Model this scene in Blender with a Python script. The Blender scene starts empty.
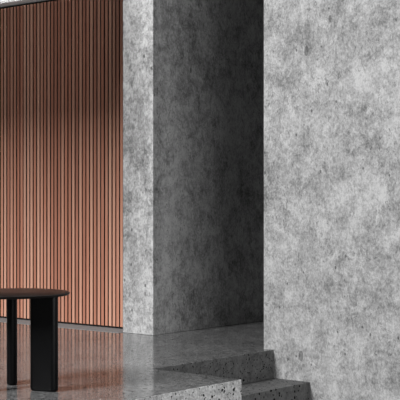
import bpy, bmesh, math, random
from mathutils import Vector, Matrix
random.seed(4)
sc = bpy.context.scene
COL = sc.collection

# ------------------------------------------------------------------ camera, world, lights, exposure
cam_d = bpy.data.cameras.new('camera')
cam_d.sensor_width = 36.0
cam_d.lens = 36.0 * 1228 / 400
cam_d.clip_start = 0.05
cam = bpy.data.objects.new('camera', cam_d)
COL.objects.link(cam)
cam.location = (0, 0, 0.92)
cam.rotation_euler = (math.radians(90), 0, math.radians(39.5))
sc.camera = cam

world = bpy.data.worlds.new('world')
sc.world = world
world.use_nodes = True
bg = world.node_tree.nodes['Background']
bg.inputs['Color'].default_value = (0.93, 0.96, 1.0, 1)
bg.inputs['Strength'].default_value = 0.012


def area(name, loc, target, sx, sy, power, color=(1, 1, 1), spread=180):
    l = bpy.data.lights.new(name, 'AREA')
    l.shape = 'RECTANGLE'
    l.size, l.size_y = sx, sy
    l.energy = power
    l.color = color
    l.spread = math.radians(spread)
    o = bpy.data.objects.new(name, l)
    COL.objects.link(o)
    o.location = loc
    d = Vector(target) - Vector(loc)
    o.rotation_euler = d.to_track_quat('-Z', 'Y').to_euler()
    return o


# daylight through the high glazing behind the camera
area('high_window_daylight', (-6.03, -4.0, 6.4), (-6.1, 6.2, 1.0), 2.0, 3.6, 2300)
# daylight through the tall glazing beside the lower level
area('side_window_daylight', (2.0, 2.6, 1.3), (-4.4, 5.6, 0.9), 4.0, 2.6, 265)

# added lamp without a fixture, brightening the beam above the timber slats
area('added_beam_light', (-9.25, 5.9, 2.51), (-9.25, 6.31, 2.50), 7.0, 0.02, 3.6, spread=24)

vs = sc.view_settings
vs.view_transform = 'Standard'
vs.look = 'None'
vs.gamma = 1
vs.use_curve_mapping = False
vs.exposure = 0.0


# ------------------------------------------------------------------ node helpers
class NT:
    def __init__(self, name):
        self.m = bpy.data.materials.new(name)
        self.m.use_nodes = True
        self.t = self.m.node_tree
        self.bsdf = self.t.nodes['Principled BSDF']
        self.co = self.n('ShaderNodeTexCoord').outputs['Object']

    def n(self, kind, **kw):
        nd = self.t.nodes.new(kind)
        for k, v in kw.items():
            setattr(nd, k, v)
        return nd

    def put(self, sock, v):
        if isinstance(v, bpy.types.NodeSocket):
            self.t.links.new(v, sock)
        else:
            sock.default_value = v

    def scaled(self, s, loc=(0, 0, 0)):
        nd = self.n('ShaderNodeMapping')
        self.put(nd.inputs['Vector'], self.co)
        nd.inputs['Scale'].default_value = s
        nd.inputs['Location'].default_value = loc
        return nd.outputs['Vector']

    def noise(self, vec, scale, detail=4, rough=0.55, dist=0.0):
        nd = self.n('ShaderNodeTexNoise')
        self.put(nd.inputs['Vector'], vec)
        nd.inputs['Scale'].default_value = scale
        nd.inputs['Detail'].default_value = detail
        nd.inputs['Roughness'].default_value = rough
        nd.inputs['Distortion'].default_value = dist
        return nd.outputs['Fac']

    def rng(self, v, a, b, c=0.0, d=1.0):
        nd = self.n('ShaderNodeMapRange')
        self.put(nd.inputs['Value'], v)
        for k, x in zip(('From Min', 'From Max', 'To Min', 'To Max'), (a, b, c, d)):
            self.put(nd.inputs[k], x)
        return nd.outputs['Result']

    def math(self, op, a, b=0.0):
        nd = self.n('ShaderNodeMath', operation=op)
        self.put(nd.inputs[0], a)
        self.put(nd.inputs[1], b)
        return nd.outputs[0]

    def mix(self, f, a, b, mode='MIX'):
        nd = self.n('ShaderNodeMix', data_type='RGBA', blend_type=mode)
        self.put(nd.inputs[0], f)
        self.put(nd.inputs[6], a)
        self.put(nd.inputs[7], b)
        return nd.outputs[2]

    def spots(self, scale, radius, keep, vec=None):
        """dark air holes: small discs around a share of random cell centres"""
        nd = self.n('ShaderNodeTexVoronoi')
        self.put(nd.inputs['Vector'], vec if vec is not None else self.co)
        nd.inputs['Scale'].default_value = scale
        sep = self.n('ShaderNodeSeparateColor')
        self.t.links.new(nd.outputs['Color'], sep.inputs[0])
        r = self.rng(sep.outputs[1], 0, 1, radius * 0.4, radius)
        ins = self.math('LESS_THAN', nd.outputs['Distance'], r)
        kp = self.math('LESS_THAN', sep.outputs[0], keep)
        return self.math('MULTIPLY', ins, kp)

    def grey(self, v):
        nd = self.n('ShaderNodeCombineColor')
        for i in range(3):
            self.put(nd.inputs[i], v)
        return nd.outputs[0]

    def bump(self, h, strength, dist=0.01):
        nd = self.n('ShaderNodeBump')
        nd.inputs['Strength'].default_value = strength
        nd.inputs['Distance'].default_value = dist
        self.put(nd.inputs['Height'], h)
        self.t.links.new(nd.outputs['Normal'], self.bsdf.inputs['Normal'])

    def set(self, **kw):
        for k, v in kw.items():
            self.put(self.bsdf.inputs[k.replace('_', ' ')], v)
        return self.m


def concrete_wall(name, lo=0.10, hi=0.40, off=(0, 0, 0)):
    t = NT(name)
    v = t.scaled((1, 1, 1), off)
    big = t.noise(v, 1.9, 3, 0.55, 0.4)
    mid = t.noise(v, 7.0, 8, 0.72, 0.5)
    fine = t.noise(t.scaled((1, 1, 0.7), off), 30, 5, 0.8, 0.9)
    grit = t.noise(t.scaled((1, 1, 0.7), off), 85, 2, 0.7)
    streak = t.noise(t.scaled((22, 22, 5), off), 1.0, 5, 0.7, 0.5)
    s = t.math('MULTIPLY', big, 0.55)
    s = t.math('ADD', s, t.math('MULTIPLY', mid, 1.1))
    s = t.math('ADD', s, t.math('MULTIPLY', fine, 0.9))
    s = t.math('ADD', s, t.math('MULTIPLY', grit, 0.7))
    s = t.math('ADD', s, t.math('MULTIPLY', streak, 0.35))
    val = t.rng(s, 1.51, 2.03, lo, hi)
    # darker worn patches with ragged edges, then small dark flecks that gather in some areas
    area_ = t.rng(t.noise(v, 3.1, 3, 0.5, 0.3), 0.48, 0.66)
    patch = t.math('MULTIPLY', area_, t.rng(t.noise(v, 24, 6, 0.75, 0.6), 0.46, 0.58))
    val = t.math('MULTIPLY', val, t.rng(patch, 0, 1, 1.0, 0.58))
    fl_n = t.noise(t.scaled((1, 1, 0.62), (off[0] + 5, off[1], off[2])), 46, 3, 0.7, 1.2)
    fl_cut = t.rng(t.noise(v, 4.3, 4, 0.6), 0.35, 0.65, 0.66, 0.57)
    fleck = t.rng(t.math('SUBTRACT', fl_n, fl_cut), 0.0, 0.05)
    val = t.math('MULTIPLY', val, t.rng(fleck, 0, 1, 1.0, 0.55))
    # hairline cracks along stretches of a noise contour
    line = t.math('ABSOLUTE', t.math('SUBTRACT', t.noise(v, 5.2, 2, 0.5, 0.6), 0.5))
    crack = t.math('MULTIPLY', t.rng(line, 0.0, 0.004, 1.0, 0.0), t.rng(t.noise(t.scaled((1, 1, 1), (off[0] + 9, off[1], off[2])), 6.0, 2), 0.56, 0.60))
    val = t.math('MULTIPLY', val, t.rng(crack, 0, 1, 1.0, 0.5))
    gouge = t.spots(4.5, 0.11, 0.6, t.scaled((1, 1, 0.5), off))
    val = t.math('MULTIPLY', val, t.rng(gouge, 0, 1, 1.0, 0.45))
    holes = t.spots(17, 0.17, 0.30, t.scaled((1, 1, 0.7), off))
    val = t.math('MULTIPLY', val, t.rng(holes, 0, 1, 1.0, 0.35))
    t.bump(s, 0.25, 0.01)
    return t.set(Base_Color=t.grey(val), Roughness=0.75)


def polished_concrete(name, lo, hi, rough=0.09, hole_scale=34, keep=0.45, hole=0.30, grains=0.3, bump=0.02):
    t = NT(name)
    big = t.noise(t.co, 2.2, 4, 0.6)
    mid = t.noise(t.co, 16, 6, 0.7)
    fine = t.noise(t.co, 75, 4, 0.75)
    s = t.math('ADD', t.math('MULTIPLY', big, 0.5), t.math('ADD', t.math('MULTIPLY', mid, 0.7), t.math('MULTIPLY', fine, 1.5)))
    val = t.rng(s, 1.12, 1.58, lo, hi)
    warp = t.n('ShaderNodeVectorMath', operation='ADD')
    nz = t.n('ShaderNodeTexNoise')
    t.put(nz.inputs['Vector'], t.co)
    nz.inputs['Scale'].default_value = 70
    sc_ = t.n('ShaderNodeVectorMath', operation='SCALE')
    t.put(sc_.inputs[0], nz.outputs['Color'])
    sc_.inputs['Scale'].default_value = 0.012
    t.put(warp.inputs[0], t.co)
    t.put(warp.inputs[1], sc_.outputs[0])
    wv = warp.outputs[0]
    h = t.math('MAXIMUM', t.spots(hole_scale, hole, keep, wv), t.spots(hole_scale * 1.9, hole * 1.1, keep, wv))
    val = t.math('MULTIPLY', val, t.rng(h, 0, 1, 1.0, 0.07))
    # exposed grains that did not take the polish
    grain = t.rng(t.noise(t.co, 30, 3, 0.7), 0.48, 0.66)
    val = t.math('MULTIPLY', val, t.rng(grain, 0, 1, 1.25, 1.25 - grains))
    r = t.math('ADD', t.rng(fine, 0.3, 0.7, rough * 0.6, rough * 1.5), t.math('MULTIPLY', h, 0.5))
    r = t.math('ADD', r, t.math('MULTIPLY', grain, 0.25 * grains))
    spec = t.math('MULTIPLY', t.rng(grain, 0, 1, 0.5, 0.5 - 0.45 * grains), t.rng(h, 0, 1, 1.0, 0.1))
    t.bump(fine, bump, 0.002)
    return t.set(Base_Color=t.grey(val), Roughness=r, IOR=1.5, Specular_IOR_Level=spec)


PITCH = 0.0375
SLAT_W = 0.0258


def slat_wood():
    t = NT('slat_wood')
    sep = t.n('ShaderNodeSeparateXYZ')
    t.put(sep.inputs[0], t.co)
    idx = t.math('FLOOR', t.math('DIVIDE', sep.outputs[0], PITCH))
    wn = t.n('ShaderNodeTexWhiteNoise', noise_dimensions='1D')
    t.put(wn.inputs['W'], idx)
    grain = t.noise(t.scaled((60, 60, 1.2)), 1.0, 5, 0.65)
    fine = t.noise(t.scaled((400, 400, 6)), 1.0, 3, 0.6)
    ramp = t.n('ShaderNodeValToRGB')
    e = ramp.color_ramp.elements
    e[0].position, e[0].color = 0.0, (0.22, 0.092, 0.062, 1)
    e[1].position, e[1].color = 1.0, (0.74, 0.395, 0.26, 1)
    m1 = e.new(0.4)
    m1.color = (0.44, 0.187, 0.12, 1)
    m2 = e.new(0.75)
    m2.color = (0.55, 0.30, 0.215, 1)
    f = t.math('ADD', t.math('MULTIPLY', wn.outputs['Value'], 0.55), t.math('MULTIPLY', t.rng(grain, 0.3, 0.7), 0.35))
    f = t.math('ADD', f, t.math('MULTIPLY', fine, 0.12))
    t.put(ramp.inputs[0], f)
    return t.set(Base_Color=ramp.outputs[0], Roughness=0.5)


def plain(name, color, rough, var=0.12, scale=20, **kw):
    t = NT(name)
    nz = t.rng(t.noise(t.co, scale, 4), 0.3, 0.7, 1 - var, 1 + var)
    c = t.mix(1.0, (*color, 1), t.grey(nz), 'MULTIPLY')
    return t.set(Base_Color=c, Roughness=rough, **kw)


M_WALL_R = concrete_wall('cast_concrete_right', 0.095, 0.32, off=(0.3, 0.2, 0.9))
M_WALL_C = concrete_wall('cast_concrete_centre', 0.12, 0.45, off=(3.7, 1.1, 2.2))
M_FLOOR = polished_concrete('polished_concrete_floor', 0.02, 0.20, hole=0.24, keep=0.4, grains=0.7)
M_STEP_SHADED = polished_concrete('concrete_steps_shaded', 0.03, 0.095, rough=0.6, hole=0.31, keep=0.5)  # darker tone stands in for the shade on the steps
M_EDGE_LIT = polished_concrete('concrete_edge_lit', 0.20, 0.50, rough=0.5, hole=0.31, keep=0.5)  # lighter tone puts daylight into the colour of the floor's front face
M_STRIP = plain('matte_concrete_strip', (0.2, 0.2, 0.2), 0.85, 0.2, 40)
M_WOOD = slat_wood()
M_BACK = plain('black_backing_felt', (0.012, 0.009, 0.008), 0.9)
M_SLAT_SHADE = plain('slat_side_shade', (0.02, 0.011, 0.009), 0.7)  # painted shade for the slats' side faces
M_WHITE = plain('white_plaster', (0.88, 0.88, 0.87), 0.7, 0.03, 8)
M_TABLE = plain('black_stained_wood', (0.0022, 0.0022, 0.0024), 0.36, 0.2, 60, Specular_IOR_Level=0.12)
M_TOP = plain('black_lacquered_top', (0.004, 0.003, 0.003), 0.30, 0.2, 60, Specular_IOR_Level=0.2)


# ------------------------------------------------------------------ mesh helpers
def link(name, bm, mat, parent=None, kind=None):
    me = bpy.data.meshes.new(name)
    bm.normal_update()
    bm.to_mesh(me)
    bm.free()
    me.materials.append(mat)
    o = bpy.data.objects.new(name, me)
    COL.objects.link(o)
    if parent:
        o.parent = parent
    if kind:
        o['kind'] = kind
    return o


def box(bm, x0, x1, y0, y1, z0, z1):
    v = [bm.verts.new((x, y, z)) for x in (x0, x1) for y in (y0, y1) for z in (z0, z1)]
    for f in ((0, 1, 3, 2), (4, 6, 7, 5), (0, 4, 5, 1), (2, 3, 7, 6), (0, 2, 6, 4), (1, 5, 7, 3)):
        bm.faces.new([v[i] for i in f])


def boxes(*bs):
    bm = bmesh.new()
    for b in bs:
        box(bm, *b)
    return bm


def prism(pts, z0, z1, bevel=0.0, seg=2):
    """a plan outline raised from z0 to z1, its edges rounded"""
    bm = bmesh.new()
    f = bm.faces.new([bm.verts.new((x, y, z0)) for x, y in pts])
    if f.normal.z > 0 or True:
        r = bmesh.ops.extrude_face_region(bm, geom=[f])
        bmesh.ops.translate(bm, vec=(0, 0, z1 - z0), verts=[g for g in r['geom'] if isinstance(g, bmesh.types.BMVert)])
    bmesh.ops.recalc_face_normals(bm, faces=bm.faces)
    if bevel:
        bmesh.ops.bevel(bm, geom=list(bm.edges), offset=bevel, segments=seg, profile=0.5, affect='EDGES', clamp_overlap=True)
    return bm


def smooth(o, angle=35):
    me = o.data
    for p in me.polygons:
        p.use_smooth = True
    me.set_sharp_from_angle(angle=math.radians(angle))


def tag(o, label, cat, group=None):
    o['label'] = label
    o['category'] = cat
    if group:
        o['group'] = group


def thing(name, loc, label, cat, rz=0.0):
    o = bpy.data.objects.new(name, None)
    o.empty_display_size = 0.1
    COL.objects.link(o)
    o.location = loc
    o.rotation_euler = (0, 0, rz)
    tag(o, label, cat)
    return o


# ------------------------------------------------------------------ the setting
SLAT_Y = 6.40          # front of the slats
COL_X0, COL_X1 = -5.834, -5.554      # end face of the concrete wall left of the passage
COL_Y = 6.235
WR_X, WR_Y = -4.535, 6.12           # free end of the right-hand concrete wall
ST_X = -4.458                       # top step's edge
BL_X, BL_Y = -3.844, 5.0            # corner of the raised floor beside the steps
RISE, GOING = 0.175, 0.27
LOW = -3 * RISE
CEIL = 2.43

# raised floor with a notch where the steps go down
floor_pts = [(-13, -5), (BL_X, -5), (BL_X, BL_Y), (ST_X, BL_Y), (ST_X, 9.4), (-13, 9.4)]
fl = link('floor', prism(floor_pts, LOW - 0.2, 0.0, 0.004), M_FLOOR, kind='structure')
fl.data.materials.append(M_EDGE_LIT)
fl.data.materials.append(M_STEP_SHADED)
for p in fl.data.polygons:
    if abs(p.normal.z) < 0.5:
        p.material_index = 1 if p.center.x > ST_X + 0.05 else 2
lf = link('floor', boxes((BL_X, 4.5, -5, WR_Y, LOW - 0.2, LOW)), M_FLOOR, kind='structure')

wc = link('wall_center', prism([(COL_X0, COL_Y), (COL_X1, COL_Y), (COL_X1, 9.2), (COL_X0, 9.2)], 0.0, 5.2, 0.004), M_WALL_C, kind='structure')
wr = link('wall_right', prism([(WR_X, WR_Y), (4.5, WR_Y), (4.5, WR_Y + 0.35), (WR_X, WR_Y + 0.35)], LOW - 0.2, 5.2, 0.004), M_WALL_R, kind='structure')
we = link('wall_back', boxes((COL_X1, -3.2, 9.2, 9.4, 0.0, 3.0)), M_WALL_C, kind='structure')
pc = link('ceiling', boxes((COL_X1, -3.2, WR_Y + 0.35, 9.2, 2.75, 2.95)), M_WHITE, kind='structure')
wl = link('wall_left', boxes((-13, COL_X0, SLAT_Y + 0.075, SLAT_Y + 0.28, 0.0, 5.2)), M_WHITE, kind='structure')
# unseen soffit added to shade the top of the timber wall
shade_soffit = link('ceiling', boxes((-13, COL_X0, 2.9, SLAT_Y + 0.045, CEIL + 0.16, CEIL + 0.45)), M_WHITE, kind='structure')
be = link('trim_2', prism([(-13, SLAT_Y - 0.09), (COL_X0, SLAT_Y - 0.09), (COL_X0, SLAT_Y + 0.045), (-13, SLAT_Y + 0.045)], CEIL, CEIL + 0.16, 0.006), M_WHITE, kind='structure')
st = link('trim_1', boxes((-13, COL_X0, 6.19, SLAT_Y, 0.0, 0.0015)), M_STRIP, kind='structure')

# ------------------------------------------------------------------ timber slat panel
panel = thing('slat_panel', (COL_X0, SLAT_Y, 0.0),
              'wall panel of upright reddish-brown timber slats left of the concrete wall end', 'wall panel')
bm = bmesh.new()
n = 0
x = -0.004
while x > -5.5:
    d = random.uniform(-0.001, 0.001)
    box(bm, x - SLAT_W, x, d, 0.032, 0.0145, CEIL - 0.02)
    x -= PITCH
sl = link('slats', bm, M_WOOD, panel)
sl.data.materials.append(M_SLAT_SHADE)            # slat sides nearly black: shade of the gaps put into the colour
for p in sl.data.polygons:
    if abs(p.normal.y) < 0.5:
        p.material_index = 1
bk = link('backing_board', boxes((-5.6, 0.0, 0.032, 0.045, 0.0, CEIL)), M_BACK, panel)
bk['label'] = 'black backing board showing in the gaps'

# ------------------------------------------------------------------ steps
stairs = thing('staircase', (ST_X, BL_Y, LOW),
               'shade-darkened pitted concrete steps going down along the right-hand concrete wall', 'stairs')
for k in (1, 2):
    x0 = (k - 1) * GOING
    b = boxes((x0, x0 + GOING, 0.0, WR_Y - BL_Y, 0.0, (3 - k) * RISE))
    bmesh.ops.recalc_face_normals(b, faces=b.faces)
    bmesh.ops.bevel(b, geom=list(b.edges), offset=0.003, segments=2, profile=0.5, affect='EDGES')
    link('step', b, M_STEP_SHADED, stairs)

# ------------------------------------------------------------------ side table
TB = (-4.510, 4.032, 0.0)
TAB_R, TAB_H, TAB_T = 0.281, 0.471, 0.013
YAW = math.radians(39.5 + 8.7)
table = thing('side_table', TB, 'small round black side table on three rounded slab legs', 'table', YAW)


def lathe(profile, seg=96):
    bm = bmesh.new()
    rings = []
    for r, z in profile:
        if r < 1e-6:
            rings.append([bm.verts.new((0, 0, z))])
        else:
            rings.append([bm.verts.new((r * math.cos(2 * math.pi * i / seg), r * math.sin(2 * math.pi * i / seg), z)) for i in range(seg)])
    for a, b in zip(rings, rings[1:]):
        for i in range(seg):
            j = (i + 1) % seg
            if len(a) == 1:
                bm.faces.new((a[0], b[i], b[j]))
            elif len(b) == 1:
                bm.faces.new((a[i], b[0], a[j]))
            else:
                bm.faces.new((a[i], b[i], b[j], a[j]))
    bmesh.ops.recalc_face_normals(bm, faces=bm.faces)
    return bm


h, r, th = TAB_H, TAB_R, TAB_T
top = link('tabletop', lathe([(0, h), (r - 0.004, h), (r - 0.0012, h - 0.0012), (r, h - 0.004),
                              (r - 0.002, h - th + 0.003), (r - 0.006, h - th), (0, h - th)]), M_TOP, table)
smooth(top, 40)


def slab_leg(length, thick, height):
    """upright slab, half-round at both ends, rounded where it meets the floor"""
    pts = []
    rr = thick / 2 - 0.0005
    for sgn, cx in ((1, length / 2 - thick / 2), (-1, -(length / 2 - thick / 2))):
        for i in range(17):
            a = -math.pi / 2 + math.pi * i / 16
            pts.append((cx + sgn * rr * math.cos(a), sgn * rr * math.sin(a)))
    bm = bmesh.new()
    rings = []
    e = 0.012
    prof = [(e, 0.0), (e * 0.5, e * 0.14), (e * 0.14, e * 0.5), (0.0, e), (0.0, height)]
    for ins, z in prof:
        ring = []
        for i, (px, py) in enumerate(pts):
            cx = (1 if i < 17 else -1) * (length / 2 - thick / 2)
            k = (rr - ins) / rr
            ring.append(bm.verts.new((cx + (px - cx) * k, py * k, z)))
        rings.append(ring)
    N = len(pts)
    for a, b in zip(rings, rings[1:]):
        for i in range(N):
            bm.faces.new((a[i], a[(i + 1) % N], b[(i + 1) % N], b[i]))
    bm.faces.new(rings[0])
    bm.faces.new(rings[-1])
    bmesh.ops.recalc_face_normals(bm, faces=bm.faces)
    return bm


leg_me = None
for deg in (-30, 90, 210):
    if leg_me is None:
        lg = link('leg', slab_leg(0.145, 0.052, TAB_H - TAB_T), M_TABLE, table)
        smooth(lg, 40)
        leg_me = lg.data
    else:
        lg = lg.copy()
        COL.objects.link(lg)
        lg.parent = table
    a = math.radians(deg)
    lg.location = (0.177 * math.cos(a), 0.177 * math.sin(a), 0.0)
    lg.rotation_euler = (0, 0, a)
